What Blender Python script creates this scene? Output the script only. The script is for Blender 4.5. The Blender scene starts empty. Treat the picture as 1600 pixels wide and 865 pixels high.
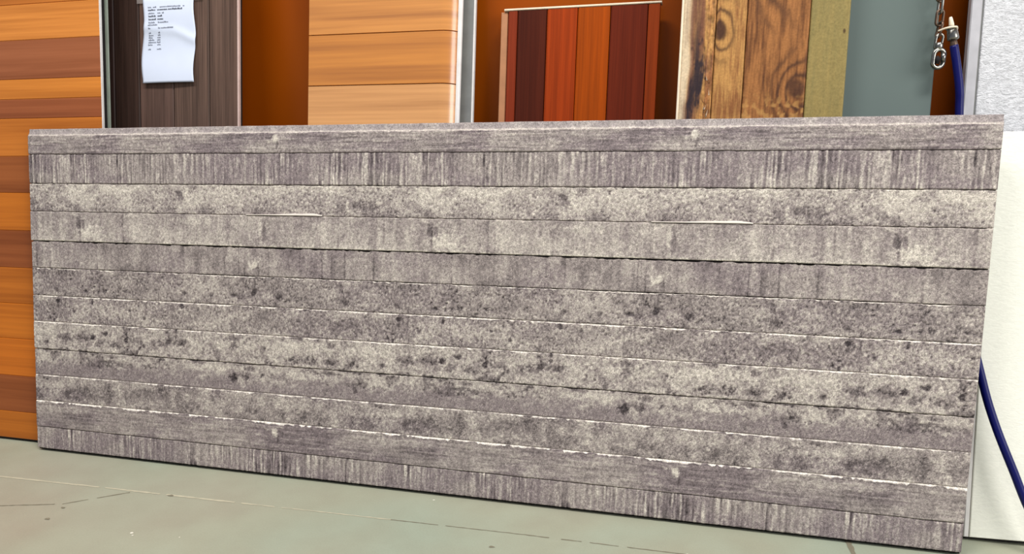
import bpy, math, random
import numpy as np
from mathutils import Vector, Matrix

random.seed(7)
rng = np.random.default_rng(11)
scn = bpy.context.scene
col = scn.collection

# ------------------------------------------------------------------ camera
LIFT = 0.006
cam_d = bpy.data.cameras.new('camera')
cam = bpy.data.objects.new('camera', cam_d)
col.objects.link(cam)
PITCH, ROLL, YAW = 0.22106, 0.00406, -0.25265
fw = Vector((math.sin(YAW) * math.cos(PITCH), math.cos(YAW) * math.cos(PITCH), -math.sin(PITCH)))
ri = fw.cross(Vector((0, 0, 1))).normalized()
up = ri.cross(fw)
r2 = ri * math.cos(ROLL) + up * math.sin(ROLL)
u2 = up * math.cos(ROLL) - ri * math.sin(ROLL)
M = Matrix((r2, u2, -fw)).transposed().to_4x4()
M.translation = Vector((0.43038, -1.08943, 0.51712 + LIFT))
cam.matrix_world = M
cam_d.sensor_width = 36
cam_d.lens = 1150 * 36 / 1600
cam_d.shift_y = 105.3 / 1600
cam_d.clip_start = 0.02
scn.camera = cam

# ------------------------------------------------------------------ world, lamps, exposure
scn.view_settings.view_transform = 'Standard'
scn.view_settings.look = 'None'
scn.view_settings.gamma = 1
scn.view_settings.use_curve_mapping = False
scn.view_settings.exposure = 0.0
w = bpy.data.worlds.new('showroom_ambient')
scn.world = w
w.use_nodes = True
w.node_tree.nodes['Background'].inputs[0].default_value = (0.80, 0.86, 1.0, 1)
w.node_tree.nodes['Background'].inputs[1].default_value = 0.30


def area(name, loc, target, sx, sy, power, color):
    l = bpy.data.lights.new(name, 'AREA')
    l.shape = 'RECTANGLE'
    l.size, l.size_y, l.energy, l.color = sx, sy, power, color
    o = bpy.data.objects.new(name, l)
    col.objects.link(o)
    o.location = loc
    o.rotation_euler = (Vector(target) - Vector(loc)).to_track_quat('-Z', 'Y').to_euler()
    return o


area('ceiling_lamp', (-0.9, -1.15, 3.2), (-0.9, -1.0, 0), 1.4, 0.4, 72, (1.0, 0.98, 0.95))
area('ceiling_lamp', (1.1, -1.15, 3.2), (1.1, -1.0, 0), 1.4, 0.4, 72, (1.0, 0.98, 0.95))
area('doorway_daylight', (3.6, -2.2, 1.6), (0.6, 0, 0.4), 2.2, 2.2, 85, (1.0, 0.99, 0.96))

# ------------------------------------------------------------------ helpers


def lin(c):
    out = []
    for v in c[:3]:
        v = v / 255
        out.append(v / 12.92 if v <= 0.04045 else ((v + 0.055) / 1.055) ** 2.4)
    return tuple(out)


def lin4(c):
    return lin(c) + (1,)


class NT:
    """small node-tree builder"""

    def __init__(self, name, rough=0.5, spec=0.5, metallic=0.0):
        self.m = bpy.data.materials.new(name)
        self.m.use_nodes = True
        self.t = self.m.node_tree
        self.b = self.t.nodes['Principled BSDF']
        self.b.inputs['Roughness'].default_value = rough
        self.b.inputs['Specular IOR Level'].default_value = spec
        self.b.inputs['Metallic'].default_value = metallic

    def n(self, typ, **kw):
        nd = self.t.nodes.new(typ)
        for k, v in kw.items():
            setattr(nd, k, v)
        return nd

    def link(self, a, b):
        self.t.links.new(a, b)

    def coords(self, scale=(1, 1, 1), rand=0.0):
        tc = self.n('ShaderNodeTexCoord')
        mp = self.n('ShaderNodeMapping')
        mp.inputs['Scale'].default_value = scale
        self.link(tc.outputs['Object'], mp.inputs['Vector'])
        if rand:
            oi = self.n('ShaderNodeObjectInfo')
            mul = self.n('ShaderNodeMath', operation='MULTIPLY')
            mul.inputs[1].default_value = rand
            self.link(oi.outputs['Random'], mul.inputs[0])
            cb = self.n('ShaderNodeCombineXYZ')
            for i in range(3):
                self.link(mul.outputs[0], cb.inputs[i])
            self.link(cb.outputs[0], mp.inputs['Location'])
        return mp.outputs[0]

    def noise(self, vec, scale=1.0, detail=3.0, rough=0.55, dist=0.0):
        nd = self.n('ShaderNodeTexNoise')
        nd.inputs['Scale'].default_value = scale
        nd.inputs['Detail'].default_value = detail
        nd.inputs['Roughness'].default_value = rough
        nd.inputs['Distortion'].default_value = dist
        self.link(vec, nd.inputs['Vector'])
        return nd.outputs['Fac']

    def ramp(self, fac, stops):
        nd = self.n('ShaderNodeValToRGB')
        e = nd.color_ramp.elements
        while len(e) < len(stops):
            e.new(0.5)
        for el, (p, c) in zip(e, stops):
            el.position = p
            el.color = c if len(c) == 4 else tuple(c) + (1,)
        self.link(fac, nd.inputs[0])
        return nd.outputs[0]

    def mixc(self, a, b, fac=1.0, mode='MIX'):
        nd = self.n('ShaderNodeMix', data_type='RGBA', blend_type=mode)
        for sock, v in ((nd.inputs[6], a), (nd.inputs[7], b)):
            if isinstance(v, tuple):
                sock.default_value = v if len(v) == 4 else v + (1,)
            else:
                self.link(v, sock)
        if isinstance(fac, (int, float)):
            nd.inputs[0].default_value = fac
        else:
            self.link(fac, nd.inputs[0])
        return nd.outputs[2]

    def color(self, c):
        if isinstance(c, tuple):
            self.b.inputs['Base Color'].default_value = c if len(c) == 4 else c + (1,)
        else:
            self.link(c, self.b.inputs['Base Color'])

    def bump(self, h, strength=0.3, dist=0.001):
        nd = self.n('ShaderNodeBump')
        nd.inputs['Strength'].default_value = strength
        nd.inputs['Distance'].default_value = dist
        self.link(h, nd.inputs['Height'])
        self.link(nd.outputs[0], self.b.inputs['Normal'])


def g(v):
    return (v, v, v, 1)


def plain(name, rgb, rough=0.5, spec=0.5, metallic=0.0, var=0.12, scale=40):
    t = NT(name, rough, spec, metallic)
    nz = t.noise(t.coords(), scale, 4)
    t.color(t.mixc(lin4(rgb), t.ramp(nz, [(0.25, g(1 - var)), (0.75, g(1 + var))]), 1.0, 'MULTIPLY'))
    return t.m


# ---- materials
def cedar_material(name, coat):
    t = NT(name, 0.36, 0.3)
    t.b.inputs['Coat Weight'].default_value = coat
    t.b.inputs['Coat Roughness'].default_value = 0.25
    t.b.inputs['Coat IOR'].default_value = 1.9
    oi = t.n('ShaderNodeObjectInfo')
    v1 = t.coords((1.1, 1.1, 42), 37.0)
    n1 = t.noise(v1, 1.0, 4, 0.55, 0.5)
    v2 = t.coords((3, 3, 160), 11.0)
    n2 = t.noise(v2, 1.0, 3, 0.6, 0.3)
    c = t.mixc(oi.outputs['Color'], t.ramp(n1, [(0.3, (0.72, 0.66, 0.58)), (0.5, (1, 1, 1)), (0.72, (1.14, 1.18, 1.22))]), 0.9, 'MULTIPLY')
    c = t.mixc(c, t.ramp(n2, [(0.3, (0.84, 0.8, 0.76)), (0.7, (1.1, 1.12, 1.14))]), 0.7, 'MULTIPLY')
    t.color(c)
    t.bump(n2, 0.1, 0.0004)
    return t.m


def vertical_grain(name, rough, contrast=0.25, fine=0.2, spec=0.3):
    t = NT(name, rough, spec)
    oi = t.n('ShaderNodeObjectInfo')
    n1 = t.noise(t.coords((70, 70, 1.6), 23.0), 1.0, 4, 0.6, 0.3)
    n2 = t.noise(t.coords((380, 380, 7), 9.0), 1.0, 3, 0.65, 0.2)
    c = t.mixc(oi.outputs['Color'], t.ramp(n1, [(0.28, g(1 - contrast)), (0.72, g(1 + contrast))]), 1.0, 'MULTIPLY')
    c = t.mixc(c, t.ramp(n2, [(0.28, g(1 - fine)), (0.72, g(1 + fine))]), 1.0, 'MULTIPLY')
    t.color(c)
    t.bump(n2, 0.25, 0.0006)
    return t.m


def printed(name, rough, amp, scale, bump_d, spec=0.25):
    """colour carried on the relief mesh, fine grain from noise"""
    t = NT(name, rough, spec)
    at = t.n('ShaderNodeAttribute', attribute_name='Col')
    v = t.coords()
    n1 = t.noise(v, scale, 3, 0.7)
    n2 = t.noise(v, scale * 0.33, 2, 0.6)
    c = t.mixc(at.outputs['Color'], t.ramp(n1, [(0.32, g(1 - amp)), (0.68, g(1 + amp))]), 1.0, 'MULTIPLY')
    c = t.mixc(c, t.ramp(n2, [(0.32, g(1 - amp * 0.5)), (0.68, g(1 + amp * 0.5))]), 1.0, 'MULTIPLY')
    t.color(c)
    t.bump(n1, 0.5, bump_d)
    return t.m


def floor_material():
    t = NT('painted_concrete', 0.5, 0.3)
    v = t.coords()
    n1 = t.noise(v, 2.2, 3, 0.5)
    n2 = t.noise(v, 9, 4, 0.6)
    n3 = t.noise(v, 420, 3, 0.6)
    c = t.ramp(n1, [(0.32, lin4((160, 155, 137))), (0.5, lin4((158, 160, 140))), (0.68, lin4((152, 161, 143)))])
    c = t.mixc(c, t.ramp(n2, [(0.3, (0.93, 0.91, 0.9)), (0.7, (1.04, 1.04, 1.04))]), 1.0, 'MULTIPLY')
    c = t.mixc(c, t.ramp(n3, [(0.3, g(0.95)), (0.7, g(1.04))]), 1.0, 'MULTIPLY')
    t.color(c)
    t.bump(n2, 0.12, 0.004)
    return t.m


def wall_material():
    t = NT('orange_wall_paint', 0.34, 0.22)
    v = t.coords()
    n1 = t.noise(v, 3, 3)
    n2 = t.noise(v, 240, 3)
    c = t.ramp(n1, [(0.3, lin4((146, 64, 2))), (0.7, lin4((160, 76, 4)))])
    t.color(c)
    t.bump(n2, 0.08, 0.0006)
    return t.m


def stucco_material(name, rgb, rough, bump, scale, spec=0.4, metallic=0.0, lo=0.8):
    t = NT(name, rough, spec, metallic)
    v = t.coords((1, 1, 2.2))
    n1 = t.noise(v, scale, 3, 0.55, 1.2)
    n2 = t.noise(v, scale * 3.1, 2, 0.5)
    c = t.mixc(lin4(rgb), t.ramp(n1, [(0.35, g(lo)), (0.62, g(1.0))]), 1.0, 'MULTIPLY')
    t.color(c)
    h = t.mixc(n1, n2, 0.3)
    t.bump(h, bump, 0.0025)
    return t.m


M_cedar = cedar_material('cedar_laminate', 0.0)
M_cedar_film = cedar_material('cedar_laminate_glossy', 1.0)
M_dark = vertical_grain('dark_wood_laminate', 0.5, 0.42, 0.36, 0.2)
M_red = vertical_grain('red_wood_laminate', 0.34, 0.24, 0.16, 0.18)
M_concrete = printed('concrete_print', 0.62, 0.46, 640, 0.0010, 0.2)
M_rustic = printed('rustic_wood_print', 0.5, 0.16, 300, 0.0003, 0.2)
M_floor = floor_material()
M_wall = wall_material()
M_stucco = stucco_material('silver_stucco', (216, 216, 219), 0.34, 0.8, 130, 0.5, 0.0, 0.66)
M_white = stucco_material('white_embossed', (250, 249, 236), 0.33, 0.22, 90, 0.5, 0.0, 0.95)
M_trim = plain('white_trim', (224, 220, 216), 0.35)
M_trimgrey = plain('grey_trim', (186, 184, 188), 0.35)
M_burr = plain('pale_mortar', (226, 217, 206), 0.6, 0.2)
M_cream = plain('cream_edge', (238, 222, 196), 0.4)
M_pink = plain('pale_pink_edge', (206, 178, 168), 0.45)
M_tan = plain('tan_edge', (176, 122, 84), 0.45)
M_core = plain('dark_core', (34, 30, 30), 0.8, 0.2)
M_gap_shade = plain('gap_shade_black', (14, 13, 13), 0.9, 0.1)
M_backskin = plain('grey_green_skin', (150, 160, 146), 0.4)
M_greyalu = plain('grey_aluminium_edge', (150, 150, 146), 0.3, 0.5, 0.4)
M_grey = plain('grey_blue_paint', (98, 110, 106), 0.45, 0.3, 0.0, 0.03, 6)
M_lip = plain('concrete_print_edge', (190, 180, 176), 0.5, 0.4, 0.0, 0.1, 60)
M_paper = plain('paper', (212, 220, 238), 0.8, 0.2, 0, 0.02, 30)
M_ink = plain('ink', (126, 130, 144), 0.8, 0.2)
M_inkb = plain('ink_bold', (78, 82, 94), 0.8, 0.2)
M_steel = plain('worn_steel', (150, 148, 142), 0.25, 0.5, 0.95, 0.35, 220)
M_rusty = plain('aged_brass_steel', (104, 84, 70), 0.35, 0.5, 0.7, 0.35, 140)
M_hose = plain('blue_hose_rubber', (4, 8, 84), 0.38, 0.3, 0, 0.12, 50)
M_seam_l = plain('floor_seam_light', (184, 178, 154), 0.6, 0.3, 0, 0.1, 60)
M_seam_d = plain('floor_seam_dark', (122, 116, 98), 0.7, 0.2, 0, 0.15, 60)
M_speck = plain('paint_speck', (226, 222, 206), 0.6)
tp = NT('clear_tape', 0.15, 0.5)
tp.color(lin4((170, 160, 156)))
tp.b.inputs['Alpha'].default_value = 0.35
M_tape = tp.m


def mesh_obj(name, verts, faces, mat, parent=None, smooth=False):
    me = bpy.data.meshes.new(name)
    me.from_pydata([tuple(v) for v in verts], [], faces)
    me.materials.append(mat)
    if smooth:
        me.polygons.foreach_set('use_smooth', [True] * len(me.polygons))
    me.update()
    o = bpy.data.objects.new(name, me)
    col.objects.link(o)
    o.parent = parent
    return o


def box_vf(x0, x1, y0, y1, z0, z1):
    v = [(x0, y0, z0), (x1, y0, z0), (x1, y1, z0), (x0, y1, z0), (x0, y0, z1), (x1, y0, z1), (x1, y1, z1), (x0, y1, z1)]
    f = [(0, 3, 2, 1), (4, 5, 6, 7), (0, 1, 5, 4), (1, 2, 6, 5), (2, 3, 7, 6), (3, 0, 4, 7)]
    return v, f


def box(name, x0, x1, y0, y1, z0, z1, mat, parent=None):
    v, f = box_vf(x0, x1, y0, y1, z0, z1)
    return mesh_obj(name, v, f, mat, parent)


def plank(name, x0, x1, z0, z1, c, d, mat, parent, color=None, cl=None, cr=None, cb=None, ct=None, y=0.0):
    """board with chamfered front edges; front at y, back at y+d"""
    cl = c if cl is None else cl
    cr = c if cr is None else cr
    cb = c if cb is None else cb
    ct = c if ct is None else ct
    v = [(x0 + cl, y, z0 + cb), (x1 - cr, y, z0 + cb), (x1 - cr, y, z1 - ct), (x0 + cl, y, z1 - ct),
         (x0, y + c, z0), (x1, y + c, z0), (x1, y + c, z1), (x0, y + c, z1),
         (x0, y + d, z0), (x1, y + d, z0), (x1, y + d, z1), (x0, y + d, z1)]
    f = [(0, 1, 2, 3)]
    for a, b in ((0, 4), (4, 8)):
        for i in range(4):
            j = (i + 1) % 4
            f.append((b + i, b + j, a + j, a + i))
    f.append((8, 11, 10, 9))
    o = mesh_obj(name, v, f, mat, parent)
    if color is not None:
        o.color = lin4(color)
    return o


def tag(o, label, cat, group=None, kind=None):
    if label:
        o['label'] = label
    if cat:
        o['category'] = cat
    if group:
        o['group'] = group
    if kind:
        o['kind'] = kind
    return o


def panel_root(name, label, y0, lean, t, tilt=0.0, cat='panel', px=0.0, group=None):
    o = bpy.data.objects.new(name, None)
    col.objects.link(o)
    o.empty_display_size = 0.1
    o.location = (px, y0, LIFT)
    o['foot'] = -(LIFT - t * math.sin(math.radians(lean)) - 0.0001) / math.cos(math.radians(lean))
    o.rotation_euler = (-math.radians(lean), math.radians(tilt), 0)
    return tag(o, label, cat, group)


def tube(name, pts, rad, mat, parent=None, seg=12, closed=False):
    """swept tube; rad may be a list"""
    P = [Vector(p) for p in pts]
    n = len(P)
    rad = rad if isinstance(rad, (list, tuple)) else [rad] * n
    vs, fs = [], []
    T = []
    for i in range(n):
        if closed:
            T.append((P[(i + 1) % n] - P[i - 1]).normalized())
        else:
            T.append((P[min(i + 1, n - 1)] - P[max(i - 1, 0)]).normalized())
    ref = Vector((0, 1, 0)) if abs(T[0].y) < 0.9 else Vector((1, 0, 0))
    N = (ref - T[0] * ref.dot(T[0])).normalized()
    for i in range(n):
        N = (N - T[i] * N.dot(T[i])).normalized()
        B = T[i].cross(N)
        for k in range(seg):
            a = 2 * math.pi * k / seg
            vs.append(P[i] + (N * math.cos(a) + B * math.sin(a)) * rad[i])
    m = n if closed else n - 1
    for i in range(m):
        for k in range(seg):
            a, b = i * seg + k, i * seg + (k + 1) % seg
            c2, d = ((i + 1) % n) * seg + (k + 1) % seg, ((i + 1) % n) * seg + k
            fs.append((a, b, c2, d))
    if not closed:
        fs.append(tuple(range(seg))[::-1])
        fs.append(tuple((n - 1) * seg + k for k in range(seg)))
    return mesh_obj(name, vs, fs, mat, parent, True)


def spline(ctrl, n):
    """Catmull-Rom through control points"""
    C = [Vector(c) for c in ctrl]
    C = [C[0] * 2 - C[1]] + C + [C[-1] * 2 - C[-2]]
    out = []
    for i in range(1, len(C) - 2):
        for k in range(n):
            t = k / n
            a, b, c2, d = C[i - 1], C[i], C[i + 1], C[i + 2]
            out.append(0.5 * ((2 * b) + (c2 - a) * t + (2 * a - 5 * b + 4 * c2 - d) * t * t + (3 * b - a - 3 * c2 + d) * t ** 3))
    out.append(C[-2])
    return out


def vnoise(u, v, nu, nv):
    """smooth value noise, periodic in u"""
    nu, nv = max(2, int(nu)), max(1, int(nv))
    L = rng.random((nv + 2, nu))
    a, b = u * nu, np.clip(v, 0, 1) * nv
    i, j = np.floor(a).astype(int), np.floor(b).astype(int)
    fa, fb = a - i, b - j
    fa, fb = fa * fa * (3 - 2 * fa), fb * fb * (3 - 2 * fb)
    i0, i1 = i % nu, (i + 1) % nu
    j1 = np.minimum(j + 1, nv + 1)
    return (L[j, i0] * (1 - fa) + L[j, i1] * fa) * (1 - fb) + (L[j1, i0] * (1 - fa) + L[j1, i1] * fa) * fb


def fbm(u, v, nu, nv, oct=3, gain=0.55):
    s, a, t = 0, 1.0, 0
    for o in range(oct):
        s = s + a * vnoise(u, v, nu * 2 ** o, nv * 2 ** o)
        t += a
        a *= gain
    return s / t


def sstep(x, a, b):
    t = np.clip((x - a) / (b - a), 0, 1)
    return t * t * (3 - 2 * t)


def grid_mesh(name, X, Y, Z, C, mat, parent):
    nv, nu = X.shape
    me = bpy.data.meshes.new(name)
    co = np.stack([X, Y, Z], -1).reshape(-1, 3)
    idx = np.arange(nv * nu).reshape(nv, nu)
    q = np.stack([idx[:-1, :-1], idx[:-1, 1:], idx[1:, 1:], idx[1:, :-1]], -1).reshape(-1, 4)
    me.vertices.add(len(co))
    me.vertices.foreach_set('co', co.astype(np.float32).ravel())
    me.loops.add(q.size)
    me.loops.foreach_set('vertex_index', q.astype(np.int32).ravel())
    me.polygons.add(len(q))
    me.polygons.foreach_set('loop_start', np.arange(0, q.size, 4, dtype=np.int32))
    me.polygons.foreach_set('use_smooth', np.ones(len(q), dtype=bool))
    me.update(calc_edges=True)
    if C is not None:
        at = me.color_attributes.new('Col', 'FLOAT_COLOR', 'POINT')
        cc = np.ones((len(co), 4), dtype=np.float32)
        cc[:, :3] = C.reshape(-1, 3)
        at.data.foreach_set('color', cc.ravel())
    me.materials.append(mat)
    o = bpy.data.objects.new(name, me)
    col.objects.link(o)
    o.parent = parent
    return o


# ------------------------------------------------------------------ the room
WALL_Y = 0.272
fl = box('floor', -3.5, 3.5, -4.0, WALL_Y + 0.1, -0.1, 0.0, M_floor)
fl['kind'] = 'structure'
fl['label'] = 'grey green painted concrete floor'
wl = box('wall_back', -3.5, 3.5, WALL_Y, WALL_Y + 0.1, 0.0, 3.4, M_wall)
wl['kind'] = 'structure'
wl['label'] = 'dark orange painted back wall'


def ribbon(name, pts, w0, w1, mat, gaps=0.0, z=0.0004, step=0.006):
    """broken thin line on the floor"""
    vs, fs = [], []
    for (ax, ay), (bx, by) in zip(pts[:-1], pts[1:]):
        L = math.hypot(bx - ax, by - ay)
        n = max(2, int(L / step))
        nx, ny = -(by - ay) / L, (bx - ax) / L
        prev = None
        for i in range(n + 1):
            t = i / n
            if random.random() < gaps:
                prev = None
                continue
            ww = random.uniform(w0, w1) / 2
            jx = random.uniform(-0.0004, 0.0004)
            x, y = ax + (bx - ax) * t + nx * jx, ay + (by - ay) * t + ny * jx
            k = len(vs)
            vs += [(x + nx * ww, y + ny * ww, z), (x - nx * ww, y - ny * ww, z)]
            if prev is not None:
                fs.append((prev, prev + 1, k + 1, k))
            prev = k
    return mesh_obj(name, vs, fs, mat, fl)


ribbon('floor_joint', [(-1.3, -0.142), (-0.6, -0.119)], 0.0030, 0.0055, M_seam_l, 0.02)
ribbon('floor_joint', [(-0.6, -0.1185), (-0.412, -0.1135), (-0.27, -0.110)], 0.0030, 0.0060, M_seam_l, 0.04)
ribbon('floor_joint', [(-0.27, -0.110), (-0.02, -0.1025)], 0.0014, 0.0036, M_seam_l, 0.04)
ribbon('floor_joint', [(-0.02, -0.1025), (0.19, -0.097)], 0.0010, 0.0022, M_seam_d, 0.02)
ribbon('floor_joint', [(0.19, -0.097), (0.44, -0.0955), (0.9, -0.092)], 0.0010, 0.0026, M_seam_d, 0.05)
ribbon('floor_scratch', [(-0.66, -0.222), (-0.563, -0.189), (-0.49, -0.122)], 0.0010, 0.0034, M_seam_d, 0.04)
ribbon('floor_joint', [(0.663, 0.04), (0.667, -0.09), (0.67, -0.6)], 0.006, 0.009, M_seam_d, 0.0)
for (x, y, r) in [(-0.379, -0.245, .003), (-0.372, -0.251, .0018), (0.02, -0.017, .002), (0.139, -0.176, .0022), (0.434, -0.095, .002), (-0.30, -0.238, .0013)]:
    n = 7
    vs = [(x + r * random.uniform(.6, 1.2) * math.cos(k * 2 * math.pi / n), y + r * random.uniform(.6, 1.2) * math.sin(k * 2 * math.pi / n), 0.0005) for k in range(n)]
    mesh_obj('paint_speck', vs, [tuple(range(n))], M_speck, fl)
for (x, y, r) in [(-0.541, -0.24, .004), (0.157, -0.146, .003), (-0.415, -0.1155, .004), (-0.55, -0.20, .003)]:
    n = 8
    vs = [(x + 1.6 * r * random.uniform(.5, 1.2) * math.cos(k * 2 * math.pi / n), y + r * random.uniform(.5, 1.1) * math.sin(k * 2 * math.pi / n), 0.0006) for k in range(n)]
    mesh_obj('floor_stain', vs, [tuple(range(n))], M_seam_d, fl)

# ------------------------------------------------------------------ the concrete-look panel
TH = 0.025
W2 = 0.812
PER = 0.697
root = panel_root('concrete_look_panel', 'wide grey board-formed concrete look panel leaning in front of all the others', 0.0, 7.0, TH)
SE = [0.0, .043, .0945, .1455, .196, .249, .299, .3515, .4025, .4575, .5095, .563, .5975]   # seams bottom to top
NX = 1560
xs = np.linspace(-W2, W2, NX)
base = np.array(lin((151, 140, 136)))
pale = np.array(lin((208, 199, 186)))
pale_lip = np.array(lin((240, 231, 220)))  # lip colour: pale print with the ledge highlight painted in
drk = np.array(lin((52, 45, 47)))
mauve = np.array(lin((131, 118, 120)))
# kind of each board, bottom to top; how far it stands proud (mm); pale lip with the highlight painted along its top edge; open joint above it (mm)
ROWS = [('ridge', 0.4, 0.10, 0.9), ('grain', 1.3, 1.00, 0.2), ('mottle', 0.5, 0.72, 0.2), ('half', 0.0, 0.10, 1.3),
        ('blotch', 0.9, 0.72, 0.3), ('pit', 0.4, 0.78, 0.4), ('pitline', 0.0, 0.55, 1.0), ('faint', -0.4, 0.15, 2.0),
        ('faintpale', 0.9, 0.15, 0.8), ('pitpale', 0.2, 0.35, 0.9), ('ridge', 0.5, 0.10, 0.8), ('grain', 0.9, 0.35, 0.0)]
# marks: board, x, z, half length, half height, pale(+)/dark(-) strength
MARKS = [
    (11, -.289, .587, .006, .007, .9), (11, -.30, .580, .004, .004, .7), (11, -.285, .575, .003, .006, -.5),
    (9, -.481, .490, .008, .009, -.7), (9, -.470, .497, .012, .005, .8), (9, -.455, .500, .02, .006, -.5),
    (9, -.165, .468, .010, .010, -.6), (9, -.152, .474, .003, .009, .8),
    (9, -.12, .475, .03, .006, -.5), (9, -.60, .497, .05, .012, .5), (9, -.36, .485, .06, .014, .45),
    (8, -.684, .422, .016, .014, .9), (8, -.662, .418, .02, .012, .7), (8, -.70, .435, .006, .012, -.7), (8, -.69, .437, .003, .01, -.6),
    (8, -.31, .43, .004, .02, -.5), (8, -.318, .433, .003, .018, .6), (8, -.45, .445, .05, .006, .5), (8, -.20, .44, .02, .008, .45),
    (7, -.329, .372, .006, .008, 1.0), (7, -.338, .369, .004, .006, .8), (7, -.322, .360, .002, .012, -.5),
    (6, -.330, .324, .005, .006, -.95), (6, -.329, .335, .003, .014, -.5), (6, -.371, .318, .006, .004, -.8), (6, -.36, .316, .02, .004, -.5),
    (6, -.282, .317, .007, .004, -.7), (6, -.238, .316, .012, .004, -.7), (6, -.148, .311, .010, .004, -.8), (6, -.165, .316, .02, .004, -.5),
    (6, -.06, .311, .006, .004, -.6), (6, .008, .311, .005, .004, -.8), (6, .096, .313, .006, .004, -.8), (6, .05, .312, .005, .004, -.7),
    (6, .222, .315, .006, .004, -.7), (6, .278, .315, .005, .004, -.7),
    (5, -.754, .290, .004, .005, -1.1), (5, -.674, .291, .004, .005, -1.0), (5, -.478, .292, .004, .004, -.9), (5, -.057, .2795, .003, .003, -.7),
    (5, -.02, .27, .003, .003, -.9), (5, -.075, .258, .002, .004, -1.0), (5, -.066, .252, .002, .003, -1.0), (5, .105, .278, .003, .003, -1.0),
    (5, -.56, .265, .003, .003, -.8), (5, -.16, .275, .04, .012, -.4), (5, .02, .27, .05, .015, .4), (5, -.30, .272, .06, .014, -.35),
    (4, .049, .232, .007, .004, -1.0), (4, .097, .2225, .006, .005, -1.1), (4, .024, .224, .005, .005, -1.0), (4, .19, .2265, .005, .005, -.7), (4, .175, .222, .014, .007, -.6), (4, .21, .2245, .02, .006, -.5),
    (4, .055, .214, .03, .007, -.55), (4, -.2504, .2065, .014, .006, -.8), (4, -.219, .2085, .012, .007, -.8), (4, -.140, .205, .010, .006, -.7), (4, -.175, .211, .012, .005, -.5),
    (4, -.33, .21, .012, .005, -.5), (4, -.24, .232, .06, .010, .6), (4, -.10, .23, .05, .010, .55), (4, -.36, .228, .05, .012, .5),
    (3, -.372, .168, .006, .007, -.9), (3, -.36, .176, .016, .005, -.6), (3, -.346, .168, .006, .006, -.8), (3, -.134, .163, .004, .010, -.7), (3, -.13, .172, .012, .004, -.6),
    (3, .06, .177, .05, .006, -.5), (3, .03, .17, .03, .004, -.6), (3, -.22, .180, .05, .006, .7), (3, -.42, .184, .05, .006, .6), (3, .12, .184, .05, .006, .5),
    (2, -.225, .110, .03, .010, -.5), (2, .0, .113, .05, .012, -.5), (2, -.08, .125, .04, .010, .4), (2, .13, .12, .05, .012, -.35),
    (1, -.289, .075, .005, .007, 1.0), (1, -.30, .080, .012, .003, .7), (1, -.282, .065, .002, .007, -.6), (1, -.05, .08, .06, .008, .35), (1, -.40, .08, .05, .008, .3),
]
ledge_profile = {}
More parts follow.
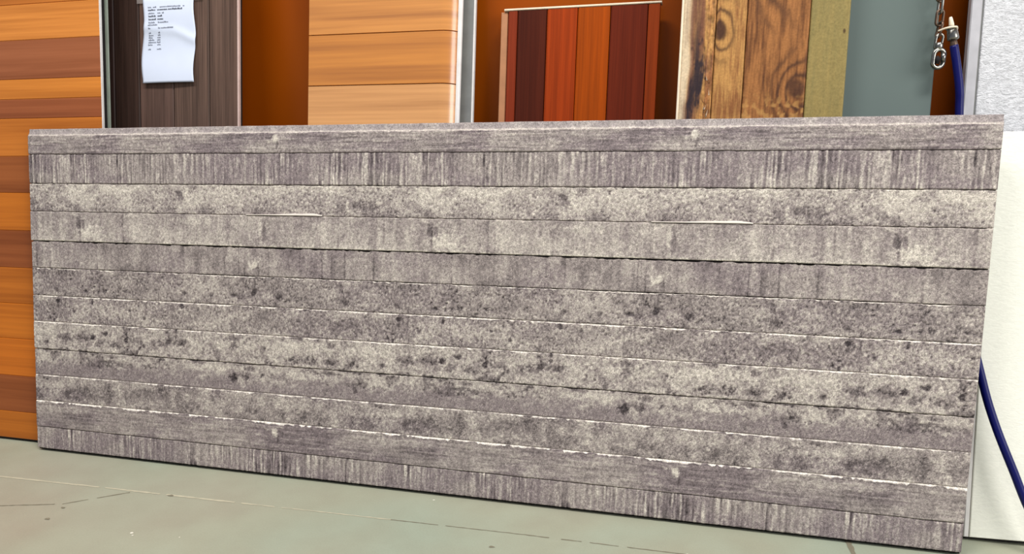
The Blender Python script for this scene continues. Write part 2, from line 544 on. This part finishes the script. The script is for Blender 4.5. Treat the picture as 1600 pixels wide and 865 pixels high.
for r, (kind, proud, lip, gap) in enumerate(ROWS):
    z0, z1 = SE[r], SE[r + 1]
    hgt = z1 - z0
    inner = np.linspace(0.0025, hgt - 0.004, 32)
    zz = np.concatenate([[0, 0, .0006, .0014], inner, [hgt - .0030, hgt - .0022, hgt - .0014, hgt - .0006, hgt, hgt]])
    X, Zl = np.meshgrid(xs, zz)
    U = ((X + W2) / PER) % 1.0
    V = Zl / hgt
    cw = lambda mm: max(2, PER / (mm / 1000))       # cells across for a feature size in mm
    ch = lambda mm: max(1, hgt / (mm / 1000))
    fine = fbm(U, V, cw(2.8), ch(2.8), 2, .8) - .5
    mid = fbm(U, V, cw(14), ch(14), 3) - .5
    big = fbm(U, V, cw(70), ch(35), 2) - .5
    h = np.zeros_like(X)
    tone = np.zeros_like(X)     # + pale, - dark
    mv = sstep(fbm(U, V, cw(90), ch(60), 2), .42, .68)
    if kind == 'ridge':
        env = sstep(vnoise(U, V, 26, 1), .1, .9) * .7 + .3
        s = fbm(U, V * .3, cw(2.7), 1, 1) - .5
        s1 = fbm(U, V, cw(9), 2, 2) - .5
        s2 = fbm(U, V, cw(2.2), ch(12), 1) - .5
        lines = sstep(vnoise(U, V * .2, cw(3.2), 1), .80, .95) * sstep(vnoise(U, V, cw(7), 3), .15, .5)
        rid = s * 1.15 + s1 * .22 + s2 * .9
        h = rid * env * 1.0 + fine * .25 - lines * .5
        tone = rid * env * .85 + fine * .5 + big * .25 + .03 - lines * .5 * env
    elif kind == 'grain':
        s = fbm(U, V, cw(60), ch(2.6), 2, .7) - .5
        s2 = fbm(U, V, cw(20), ch(1.6), 1) - .5
        h = s * .5 + s2 * .35 + fine * .3
        tone = s * .45 + s2 * .45 + fine * .55 + big * .5 + mid * .3
    elif kind in ('pit', 'pitline', 'pitpale'):
        pits = sstep(fbm(U, V, cw(3.0), ch(2.8), 2, .6), .60, .74)
        h = fine * .8 - pits * .7
        k = {'pit': .10, 'pitline': .05, 'pitpale': .24}[kind]
        pat = sstep(fbm(U, V, cw(34), ch(20), 3, .65), .34, .70)
        tone = (pat - .5) * (.30 if kind != 'pitpale' else .42) + k + .0 + fine * 1.15 - pits * (.40 if kind != 'pitline' else .34) + mid * .42
        mv *= .6
        if kind == 'pitpale':
            tone += .18 * sstep(V, .1, .8) - .2 * sstep(V, .3, .0)
            mv *= .5
    elif kind in ('faint', 'faintpale'):
        s = fbm(U, V * .3, cw(7), 1, 2) - .5
        ln = sstep(vnoise(U, V * .2, cw(6), 1), .80, .95) * sstep(vnoise(U, V, cw(10), 2), .3, .6)
        h = fine * .4 + s * .35 - ln * .4
        tone = s * .4 + fine * .65 + mid * .5 + big * .5 - ln * .4 + (.20 if kind == 'faintpale' else -.02)
        mv *= .8 if kind == 'faint' else .3
    elif kind == 'blotch':
        bl = sstep(fbm(U, V, cw(15), ch(12), 3, .6), .55, .70) * sstep(vnoise(U, V, 9, 1), .25, .7)
        pits = sstep(fbm(U, V, cw(3.2), ch(3.0), 2), .64, .76)
        h = fine * .6 - pits * .5 - bl * .2
        tone = .28 + mid * .8 + fine * .95 - bl * .6 - pits * .35
        mv *= .2
    elif kind == 'half':
        edge = sstep(V + (fbm(U, V, cw(24), 3, 3, .7) - .5) * 1.1, .30, .70)
        bl = sstep(fbm(U, V, cw(11), ch(9), 3, .6), .52, .68)
        h = fine * .5 - bl * edge * .3
        tone = edge * (.24 + mid * .9 + fine * 1.0 - bl * .6) + (1 - edge) * (-.04 + fine * .55 + mid * .35)
        mv = np.clip(1 - edge, 0, 1) * .8
    elif kind == 'mottle':
        bl = sstep(fbm(U, V, cw(24), ch(16), 3, .6), .46, .68)
        h = fine * .6 + mid * .3
        tone = .08 + mid * .9 + fine * .95 - bl * .28
        mv = mv * .7
    h = h * 1.0
    for (rr, mx, mz, hl, hh, st) in MARKS:
        if rr != r:
            continue
        d0 = (fbm(U, V, cw(6), ch(5), 3, .7) - .5) * 2.0
        brk = sstep(fbm(U, V, cw(5), ch(4), 3, .8), .40, .62)
        for k in (-1, 0, 1, 2):
            cx = mx + k * PER
            if cx < -W2 - .1 or cx > W2 + .1:
                continue
            d = np.sqrt(((X - cx) / hl) ** 2 + ((Zl + z0 - mz) / hh) ** 2) + d0
            m = sstep(d, 1.35, .55)
            if hl > .008 and hh > .002:
                m = m * (.30 + .95 * brk)
            tone = tone * (1 - .55 * m) + st * .8 * m
            h += (.35 if st > 0 else -.5) * m * min(1, abs(st))
    # crisp specks: open pores and tiny pale grains
    amt = {'ridge': .5, 'grain': .45, 'faint': .7, 'faintpale': .6}.get(kind, 1.0)
    tone = tone + (rng.random(X.shape) - .5) * .42 * amt
    pore = sstep(vnoise(U, V, cw(2.6), ch(2.6)), .90, .97) * sstep(vnoise(U, V, cw(26), ch(20)), .35, .7)
    grit = sstep(vnoise(U, V, cw(2.6), ch(2.6)), .90, .97) * sstep(vnoise(U, V, cw(26), ch(20)), .35, .7)
    tone = tone - pore * .75 * amt + grit * .55 * amt
    h = h - pore * .5 * amt + grit * .3 * amt
    # edges of the board
    n_top = fbm(U, V * 0, cw(16), 1, 3, .75)
    n_bot = fbm(U, V * 0, cw(16), 1, 3, .75)
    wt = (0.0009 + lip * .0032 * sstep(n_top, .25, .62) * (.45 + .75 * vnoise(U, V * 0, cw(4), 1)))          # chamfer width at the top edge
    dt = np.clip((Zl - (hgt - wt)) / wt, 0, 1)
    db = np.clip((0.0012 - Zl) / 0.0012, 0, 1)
    lip_glint = sstep(Zl, hgt - wt * 1.25, hgt - wt * .5) * lip * (.25 + .95 * sstep(n_top, .3, .6)) * (.6 + .8 * vnoise(U, V * 0, cw(5), 1))  # pale print on the top ledge, painting in the light it catches
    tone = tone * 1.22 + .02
    tone = tone + lip_glint * 1.1
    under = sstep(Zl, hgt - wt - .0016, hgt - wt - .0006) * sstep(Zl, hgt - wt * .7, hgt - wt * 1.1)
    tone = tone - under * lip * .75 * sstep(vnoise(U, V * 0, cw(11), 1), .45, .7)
    if r == 8:       # pale burr along its lower edge
        tone = tone + sstep(Zl, .0032, .0016) * .8 * sstep(n_bot, .35, .6)
    Y = -(proud + h) / 1000 + dt * .0020 + db * .0006
    gj = gap / 1000 * (.45 + 1.0 * sstep(n_top, .25, .75))
    Z = z0 + Zl - np.where(V > .9, sstep(Zl, hgt - .004, hgt) * gj, 0)
    Z = Z + np.where(V < .08, sstep(Zl, .003, 0) * (n_bot - .5) * .0006, 0) + (.0002 if r else 0)
    Y[0, :] = .006
    Y[-1, :] = .006
    Y[:, 0] = np.maximum(Y[:, 0], .0012)
    Y[:, -1] = np.maximum(Y[:, -1], .0012)
    tp_ = np.clip(tone, 0, 1)[..., None]
    td_ = np.clip(-tone, 0, 1)[..., None]
    mv3 = np.clip(mv, 0, 1)[..., None]
    C = base * (1 - .8 * mv3) + mauve * .8 * mv3
    C = C * (1 - tp_) + pale * tp_
    C = C * (1 - td_) + drk * td_
    lc = np.clip(lip_glint * .85 - .25, 0, .8)[..., None]
    C = C * (1 - lc) + pale_lip * lc
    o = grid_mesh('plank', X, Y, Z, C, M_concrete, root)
    if r == 11:
        ledge_profile['C'] = C
# thin pale burrs left proud along one joint
for k in (0, 1):
    vs, fs = [], []
    n = 26
    for i in range(n + 1):
        t = i / n
        x = -.345 + k * PER + .147 * t
        hh = .0010 + .0030 * sstep(t, .15, .85) * (1 if t < .9 else (1 - t) * 8 + .15) * random.uniform(.85, 1.1)
        vs += [(x, .0012, .4574), (x, -.0024, .4576 + hh * .15), (x, -.0020, .4576 + hh * .75), (x, .0004, .4578 + hh)]
        if i:
            for j in range(3):
                a = (i - 1) * 4 + j
                fs.append((a, a + 4, a + 5, a + 1))
    mesh_obj('pale_lip', [tuple(float(c) for c in v_) for v_ in vs], fs, M_burr, root)
body = box('body', -W2 + .0006, W2 - .0006, .0045, TH, .0005, .6065, M_core, root)
box('gap_shade_rail', -W2 + .001, W2 - .001, .0035, TH, root['foot'], .0005, M_gap_shade, root)  # rail blackened to paint the shadow in the gap under the panel
# recessed tongue along the top edge
nt = 400
xt = np.linspace(-W2, W2, nt)
prof = [(.5974, .0008), (.5988, .0016), (.6000, .0024), (.6040, .0040), (.6085, .0040), (.6098, .0048), (.6100, .0065), (.6100, .0150)]
Xt, _ = np.meshgrid(xt, np.arange(len(prof)))
Zt = np.array([[p[0]] * nt for p in prof]) + (vnoise(((Xt + W2) / PER) % 1, Xt * 0, 60, 1) - .5) * .0004
Yt = np.array([[p[1]] * nt for p in prof])
Ut = ((Xt + W2) / PER) % 1
tt = (fbm(Ut, Xt * 0 + .5, 50, 1, 3) - .5)[..., None] * .8 + .05
tt[:2] += .5  # lit chamfer's bright line painted in as paler colour
Ct = np.array(lin((148, 138, 136))) * (1 - np.clip(tt, 0, 1)) + pale * np.clip(tt, 0, 1)
grid_mesh('tongue', Xt, Yt, Zt, Ct, M_concrete, root)
box('back_skin', -W2 + .0008, W2 - .0008, TH - .0008, TH, .0003, .600, M_backskin, root)

# ------------------------------------------------------------------ cedar panel on the far left
ORA, BRN = (188, 106, 30), (142, 77, 38)
LC = panel_root('cedar_panel', 'cedar panel of orange and brown horizontal boards behind the left end of the concrete panel', .03, 6.55, .018)
zs = [0.0, .055, .1285, .2036, .274, .3449, .4174, .4902, .5597, .6308, .6666, .7034, .7751, .840, .912, .984, 1.056, 1.13, 1.20, 1.27]
cs = [ORA, BRN, (190, 104, 28), ORA, (184, 104, 32), BRN, ORA, (154, 86, 42), (198, 116, 42), (154, 86, 50), (200, 122, 48), (154, 90, 56), (208, 130, 58), (194, 114, 46), BRN, ORA, BRN, ORA, BRN]
XL = -.6665
for i in range(len(zs) - 1):
    f = random.uniform(.95, 1.05)
    plank('board', -1.36, XL, zs[i], zs[i + 1], .0011, .004, M_cedar, LC, tuple(min(255, c * f) for c in cs[i]), cr=.0005)
box('core', -1.355, XL - .004, .004, .0172, LC['foot'], zs[-1] - .001, M_core, LC)
box('edge_trim', XL - .0005, XL + .0012, .0002, .0046, .0, zs[-1], M_trim, LC)
box('back_skin', -1.36, XL + .001, .0172, .0205, .0, zs[-1], M_backskin, LC)

# ------------------------------------------------------------------ dark wood panel with the note
DK = panel_root('dark_wood_panel', 'dark brown wood panel of vertical boards with a paper note on it', .09, 7, .02)
xd = [-.755, -.6960, -.6385, -.5625, -.4840, -.4235]
dc = [(52, 36, 32), (56, 40, 34), (84, 64, 56), (90, 70, 60), (88, 68, 58)]
for i in range(5):
    plank('board', xd[i] + .0007, xd[i + 1] - .0007, 0, 1.24, .0016, .006, M_dark, DK, dc[i])
box('core', -.754, -.4265, .006, .019, DK['foot'], 1.239, M_core, DK)
box('edge_trim', -.4240, -.4205, .0004, .0055, 0, 1.24, M_pink, DK)

# paper note
pn = bpy.data.objects.new('paper_note', None)
col.objects.link(pn)
pn.location = DK.location
pn.rotation_euler = DK.rotation_euler
tag(pn, 'white printed paper note taped to the dark wood panel', 'note')
nu, nv = 30, 48
pu, pv = np.meshgrid(np.linspace(0, 1, nu), np.linspace(0, 1, nv))
Lx = -.6265 + .0035 * np.sin(pv * 7.5 + 2.6) * (pv > .0) + .0028 * pv
Rx = -.5135 + .0022 * np.sin(pv * 9.0 + 3.2) + .0026 * pv
PX = Lx + (Rx - Lx) * pu
PZ = .6972 + .165 * pv


def paper_y(u, v):
    y = .0035 + .0016 * np.sin(u * 3.0 + .4) + .0014 * np.sin(v * 9 + 1)
    c1 = (v - (.62 - .30 * (u - .45)))          # diagonal crease
    y = y + .0022 * np.exp(-(c1 / .05) ** 2) * sstep(u, .35, .9)
    c2 = (v - (.62 - .10 * u))
    y = y + .0016 * np.exp(-(c2 / .05) ** 2) * sstep(u, .9, .3)
    y = y * sstep(1.03 - v, 0, .12) + .0006
    return y


PY = -paper_y(pu, pv)
pobj = grid_mesh('sheet', PX, PY, PZ, None, M_paper, pn)
sm = pobj.modifiers.new('thickness', 'SOLIDIFY')
sm.thickness = 0.0002
TXT = [(85, [(210, 250), (262, 298), (332, 398), (402, 540), (560, 576)], 0), (112, [(210, 285), (305, 410), (414, 555)], 1), (142, [(210, 272), (305, 340), (350, 370)], 0),
       (171, [(210, 285), (305, 352)], 1), (200, [(210, 290), (302, 360)], 1), (229, [(210, 275), (305, 410)], 0), (252, [(205, 300)], 0),
       (283, [(210, 236), (310, 330), (336, 455)], 0), (325, [(214, 235), (310, 330)], 0), (347, [(215, 260), (305, 330)], 0), (368, [(215, 255), (300, 335)], 0),
       (390, [(215, 270), (300, 336)], 0), (412, [(215, 290), (300, 336)], 0), (435, [(215, 260), (305, 340)], 0), (477, [(220, 250), (305, 345)], 0)]
for yy, words, bold in TXT:
    vs, fs = [], []
    pv_ = 1 - (yy + 55) / 855
    for a, b in words:
        x = a
        while x < b - 3:
            wl_ = random.uniform(6, 11)
            tall = random.choice([1, 1, 1.5]) * (1.25 if bold else 1)
            ua, ub = (x - 160) / 500, (min(b, x + wl_) - 160) / 500
            v0, v1 = pv_ - .0062, pv_ - .0062 + .0100 * tall
            k = len(vs)
            for (uu, vv) in ((ua, v0), (ub, v0), (ub, v1), (ua, v1)):
                lx = -.6265 + .0035 * math.sin(vv * 7.5 + 2.6) + .0028 * vv
                rx = -.5135 + .0022 * math.sin(vv * 9 + 3.2) + .0026 * vv
                vs.append((lx + (rx - lx) * uu, float(-paper_y(np.array(uu), np.array(vv))) - .0004, .6972 + .165 * vv))
            fs.append((k, k + 1, k + 2, k + 3))
            x += wl_ + random.uniform(1.5, 3.5)
    mesh_obj('printed_line', vs, fs, M_inkb if bold else M_ink, pn)
for (a, b) in ((-.640, -.616), (-.520, -.496)):
    box('tape_strip', a, b, -.0022, -.0019, .845, .857, M_tape, pn)

# ------------------------------------------------------------------ light cedar panel
LO = panel_root('light_cedar_panel', 'pale honey orange cedar panel with horizontal boards beside the dark wood panel', .10, 7, .02, .35)
zo = [0, .088, .176, .264, .352, .440, .528, .597, .6838, .7725, .861, .95, 1.04, 1.12]
oc = [(210, 142, 76)] * 7 + [(216, 154, 92), (200, 126, 46), (210, 138, 62), (210, 138, 60), (216, 150, 76), (212, 140, 66)]
XO0, XO1, RR = -.2880, -.0050, .032
for i in range(len(zo) - 1):
    z0, z1 = zo[i], zo[i + 1]
    c = .0009
    prof = [(XO0, .004), (XO0, .0008), (XO0 + .0008, 0)] + [(XO1 - RR, 0)]
    for k in range(1, 9):
        a = k / 8 * math.radians(64)
        prof.append((XO1 - RR + RR * math.sin(a), RR * .66 * (1 - math.cos(a))))
    n = len(prof)
    vs = []
    for (zz_, dy) in ((z0 + .0004, .0030), (z0 + c, 0), (z1 - c, 0), (z1 - .0004, .0030)):
        vs += [(px, py + dy, zz_) for px, py in prof]
    fs = []
    for j in range(3):
        for k in range(n - 1):
            a = j * n + k
            fs.append((a, a + 1, a + n + 1, a + n))
    o = mesh_obj('board', vs, fs, M_cedar_film, LO)
    for p in o.data.polygons:
        p.use_smooth = abs(p.normal.z) < .3
    o.data.set_sharp_from_angle(angle=math.radians(30))
    o.color = lin4(oc[i])
box('core', XO0 + .001, XO1 - .032, .0046, .019, LO['foot'], 1.119, M_core, LO)
# rounded white edge
vs, fs = [], []
for zz_ in (0, 1.12):
    for k in range(7):
        a = -math.pi / 2 + k / 6 * math.pi
        vs.append((XO1 - .0030 + .0072 * math.cos(a), .0165 + .005 * math.sin(a), zz_))
for k in range(6):
    fs.append((k, k + 1, 8 + k, 7 + k))
fs += [tuple(range(7))[::-1], tuple(range(7, 14)), (6, 0, 7, 13)]
mesh_obj('edge_trim', vs, fs, M_trim, LO, False)

# grey panel edge standing behind it
GE = panel_root('grey_sheet_panel', 'grey panel of which only a narrow edge shows beside the light cedar panel', .133, 7, .012)
plank('face_sheet', -.24, .0195, 0, 1.0, .0008, .003, M_greyalu, GE)
box('core', -.239, .0165, .003, .0115, GE['foot'], .999, M_core, GE)
box('edge_trim', .0185, .0217, -.0008, .006, 0, 1.0, M_trim, GE)

# ------------------------------------------------------------------ red wood panel
RD = panel_root('red_wood_panel', 'short red mahogany panel of vertical boards with a pale top edge', .145, 7, .018, -.0)
xr = [.0770, .0945, .1465, .2000, .2560, .3185, .3390]
rc = [(126, 48, 24), (74, 28, 14), (148, 54, 12), (156, 66, 4), (98, 34, 14), (146, 58, 16)]
HR = .8085
for i in range(6):
    plank('board', xr[i] + .0006, xr[i + 1] - .0006, 0, HR, .0012, .006, M_red, RD, rc[i], cl=.0022, cr=.0008)
plank('side_tongue', .0640, .0762, 0, HR - .001, .001, .004, M_tan, RD, y=.0025)
box('core', .065, .3375, .0062, .0175, RD['foot'], HR - .001, M_core, RD)
plank('top_edge', .0700, .3405, HR, HR + .0034, .0008, .014, M_cream, RD, y=-.001)

# ------------------------------------------------------------------ rustic wood panel
RW = panel_root('rustic_wood_panel', 'rustic knotty wood panel with a dark bark-stained board and an olive board', .07, 7, .02)
HW = 1.25
xw = [.3795, .4290, .4745, .5650, .6205]
tan, brown, dk, olive, ivory = [np.array(lin(c)) for c in ((184, 136, 78), (134, 86, 50), (60, 36, 26), (134, 120, 74), (212, 190, 158))]
black = np.array(lin((34, 30, 40)))
for i in range(4):
    x0, x1 = xw[i] + .0005, xw[i + 1] - .0005
    nx, nz = 56, 620
    gx = np.concatenate([[x0, x0], np.linspace(x0 + .0014, x1 - .0014, nx), [x1, x1]])
    gz = np.linspace(.3, 1.0, nz)
    gz = np.concatenate([[0, 0.1, .2], gz, [1.1, HW]])
    X, Z = np.meshgrid(gx, gz)
    U = (X - x0) / .6 + .1
    V = Z / HW
    n_s = lambda mmx, mmz, o=3: fbm(U, V, .6 / (mmx / 1000), HW / (mmz / 1000), o) - .5
    grain = n_s(5, 90, 3)
    fineg = n_s(1.6, 24, 2)
    warp = n_s(30, 60, 3)
    H = np.zeros_like(X)
    if i == 0:
        s = (X - x0) / (x1 - x0)
        C = brown + (tan - brown) * np.clip(.5 + grain * 2.2 + fineg * 1.5, 0, 1)[..., None]
        iv = sstep(s + warp * .25, .34, .12)[..., None]
        C = C * (1 - iv) + ivory * iv
        blk = sstep(np.abs(s - .42 + warp * .5) + .25 * np.abs(fineg), .22, .04) * sstep(vnoise(U * 0 + .3, V, 4, 16), .25, .6)
        blk = np.maximum(blk, sstep(np.hypot((s - .50 + warp * .5) / .2, (Z - .675) / .06) + n_s(5, 12, 3) * 1.6 + fineg * .8, 1.25, .35))
        halo = (sstep(np.abs(s - .45 + warp * .6) + grain * .5, .42, .1) * .6)[..., None]
        C = C * (1 - halo) + np.array(lin((112, 74, 60))) * halo
        blk = (blk * .92)[..., None]
        C = C * (1 - blk) + black * blk
        rough = sstep(s + warp * .3, .55, .8) * (n_s(4, 7, 2) + .0)
        C = C * (1 + 1.3 * rough[..., None])
        H = rough * 1.5
    elif i in (1, 2):
        kn = [(.4345, .747, .007, .013)] if i == 1 else [(.551, .655, .012, .015), (.52, .86, .018, .03)]
        ph = (X * (120 if i == 1 else 70)) + warp * 5
        kd = np.full_like(X, 9.0)
        for (kx, kz, a, b) in kn:
            d = np.hypot((X - kx) / a, (Z - kz) / b) + warp * .9
            kd = np.minimum(kd, d)
            ph = ph + 3.2 * np.exp(-(d / 3.2) ** 2) * 3
        ring = .5 + .5 * np.sin(ph * 2.2 + grain * 3)
        ring = ring ** 2.2 * sstep(kd, 6.0, 1.4)
        blot = sstep(n_s(26, 60, 3), -.05, .22)
        c0, c1 = (tan, brown) if i == 1 else (np.array(lin((160, 106, 60))), np.array(lin((104, 64, 36))))
        m = np.clip(.30 + grain * 1.5 + fineg * 1.3 + blot * .55 - (.1 if i == 1 else .0), 0, 1)[..., None]
        C = c0 * (1 - m) + c1 * m
        rg = np.clip(ring * .85, 0, 1)[..., None]
        C = C * (1 - rg) + dk * rg * 1.2
        kk = (sstep(kd, 1.25, .75) * .8)[..., None]
        C = C * (1 - kk) + dk * 1.3 * kk
        if i == 2:
            sp = (sstep(Z, .66, .625) * sstep(n_s(6, 8, 2), .0, .2) * .75)[..., None]
            C = C * (1 - sp) + tan * sp
    else:
        m = np.clip(.4 + grain * .8 + fineg * .5 + warp, 0, 1)[..., None]
        C = olive * (1 - m) + np.array(lin((150, 130, 78))) * m
        d = np.hypot((X - .6135) / .0022, (Z - .738) / .004)
        kk = (sstep(d, 1.2, .5) * .8)[..., None]
        C = C * (1 - kk) + dk * kk
    Y = -H / 1000 + fineg * .0002
    Y[:, 1] += .0012
    Y[:, -2] += .0012
    Y[:, 0] = Y[:, -1] = .006
    grid_mesh('board', X, Y, Z, np.clip(C, 0, 1), M_rustic, RW)
box('core', .3808, .6195, .0045, .0195, RW['foot'], HW - .001, M_core, RW)
# ragged splinters on the bark edge of the first board
for k in range(16):
    z = random.uniform(.615, .675)
    x = .4215 + random.uniform(-.006, .003)
    dx, dz = random.uniform(-.004, .004), random.uniform(.004, .012)
    vs = [(x, -.0006, z), (x + .0012, -.0012, z), (x + dx + .0006, -.0024, z + dz), (x + .0006, .0, z + .001)]
    mesh_obj('splinter', vs, [(0, 1, 2), (1, 3, 2), (3, 0, 2), (0, 3, 1)], random.choice([M_cream, M_tan, M_rusty]), RW)
plank('edge_trim', .3762, .3800, 0, HW, .001, .008, M_cream, RW, y=.0006)

# ------------------------------------------------------------------ flat grey panel
GP = panel_root('blue_grey_panel', 'plain smooth blue grey panel between the olive board and the chain', .10, 7, .02)
plank('face_sheet', .44, .7460, 0, 1.0, .0012, .006, M_grey, GP)
box('core', .441, .7435, .006, .0195, GP['foot'], .999, M_core, GP)

# ------------------------------------------------------------------ silver stucco panel
ST = panel_root('stucco_panel', 'silver stucco embossed panel with a plain trim strip at the upper right', .09, 9, .018)
plank('face_sheet', .8095, 1.45, 0, 1.0, .001, .006, M_stucco, ST)
plank('edge_trim', .7915, .8062, 0, 1.0, .0016, .014, M_trimgrey, ST, y=-.003)
box('groove_strip', .8064, .8093, .002, .006, 0, 1.0, M_greyalu, ST)
box('core', .7925, 1.449, .006, .0175, ST['foot'], .999, M_core, ST)

# ------------------------------------------------------------------ white panel
WP = panel_root('white_panel', 'cream white embossed panel on the floor behind the right end of the concrete panel', .055, 7.6, .018, -1.8, px=.831)
plank('face_sheet', .0078, .60, 0, .5895, .001, .006, M_white, WP)
plank('edge_trim', 0, .0066, 0, .5895, .001, .012, M_trim, WP)
box('core', .004, .599, .006, .0175, WP['foot'] - .0005, .5885, M_core, WP)
box('back_skin', .0002, .60, .0168, .0180, 0, .5893, M_backskin, WP)

# ------------------------------------------------------------------ hose and chain
HZ = LIFT


def lp(x, v, y0=.08, lean=7.0):
    a = math.radians(lean)
    return Vector((x, y0 + v * math.sin(a), v * math.cos(a) + HZ))


hs = bpy.data.objects.new('air_hose', None)
col.objects.link(hs)
hs.location = (0, 0, 0)
tag(hs, 'dark blue air hose with a steel coupling curving down over the white panel', 'hose')
h0 = lp(.7640, .7125)
pts = [h0, lp(.7700, .685), lp(.7765, .650), lp(.7800, .612, .082), Vector((.7900, .132, .47)), Vector((.8060, .100, .345)),
       Vector((.8300, .070, .2435)), Vector((.8472, .052, .187)), Vector((.8730, .036, .1250)), Vector((.9030, .024, .0610)),
       Vector((.945, .012, .0120)), Vector((1.02, -.01, .0062)), Vector((1.25, -.05, .0062))]
pts = spline(pts, 10)
tube('tube', pts, .0056, M_hose, hs, 14)
ax = (lp(.7590, .7380) - h0).normalized()


def along(d):
    return h0 + ax * d


tube('ferrule', [along(-.002), along(.001), along(.0065), along(.009)], [.0046, .0050, .0044, .0036], M_rusty, hs, 14)
tube('coupling', [along(.0075), along(.009), along(.011), along(.021), along(.0225), along(.0245), along(.026), along(.027)],
     [.0048, .0074, .0078, .0070, .0062, .0076, .0076, .0050], M_steel, hs, 18)
tube('nipple', [along(.0265), along(.030), along(.038), along(.041)], [.0034, .0036, .0026, .0018], M_cream, hs, 12)

chn = bpy.data.objects.new('chain', None)
col.objects.link(chn)
chn.location = (.7440, .17, .75)
bpy.context.view_layer.update()
tag(chn, 'worn steel chain with a snap hook hanging beside the blue hose', 'chain')


def link_pts(L, Wd, n=20):
    out = []
    for k in range(n):
        a = 2 * math.pi * k / n
        x, z = math.cos(a) * Wd / 2, math.sin(a)
        z = z * Wd / 2 + (1 if z > 0 else -1) * (L - Wd) / 2
        out.append((x, 0, z))
    return out


def add_ring(name, c, L, Wd, r, rotz, tiltx, mat, seg=8):
    R = Matrix.Rotation(tiltx, 3, 'Y') @ Matrix.Rotation(rotz, 3, 'Z')
    pts_ = [R @ Vector(p) for p in link_pts(L, Wd)]
    o = tube(name, pts_, r, mat, None, seg, True)
    o.parent = chn
    o.location = Vector(c) - chn.location
    return o


k = 0
v = .7185
while v < 1.02:
    c = lp(.7425 + .0018 * math.sin(v * 30), v, .078)
    if v > .78:
        c.y = .078 + .78 * math.sin(math.radians(7))
    add_ring('chain_link', c, .0215, .0105, .0018, (0.35 if k % 2 == 0 else 1.85), random.uniform(-.12, .12), M_rusty if k % 3 else M_steel)
    v += .0168
    k += 1
top = c
# bracket on the wall, above the picture
o = tube('bracket', spline([(top.x, WALL_Y - .0005, top.z + .03), (top.x, WALL_Y - .05, top.z + .028), (top.x, top.y, top.z + .005), (top.x, top.y - .01, top.z + .014)], 8), .003, M_steel, chn, 10)
o.location = -chn.location
# snap hook: swivel barrel, body ring, gate
s0 = lp(.7435, .7115, .076)
sw = [s0 + Vector((0, 0, d)) for d in (.006, .004, .0, -.004, -.006)]
o = tube('swivel', sw, [.0030, .0050, .0054, .0048, .0030], M_steel, chn, 14)
o.location = -chn.location
add_ring('snap_hook', s0 + Vector((.0008, -.001, -.0165)), .0250, .0150, .0032, .25, .06, M_steel, 10)
o = tube('gate', [s0 + Vector(d) for d in ((.0060, -.002, -.009), (.0068, -.003, -.015), (.0062, -.003, -.022))], [.0030, .0034, .0028], M_steel, chn, 10)
o.location = -chn.location
o = tube('keeper', [s0 + Vector(d) for d in ((-.002, -.003, -.014), (-.001, -.004, -.018), (-.001, -.003, -.024))], [.003, .0042, .003], M_core, chn, 10)
o.location = -chn.location
# wire tie joining the coupling to the chain
o = tube('wire_tie', spline([lp(.7400, .7330, .074), lp(.7500, .7360, .068), lp(.7620, .7372, .070), lp(.7655, .7350, .078)], 6), .0013, M_cream, chn, 8)
o.location = -chn.location

for o in scn.objects:
    if 'foot' in o:
        del o['foot']
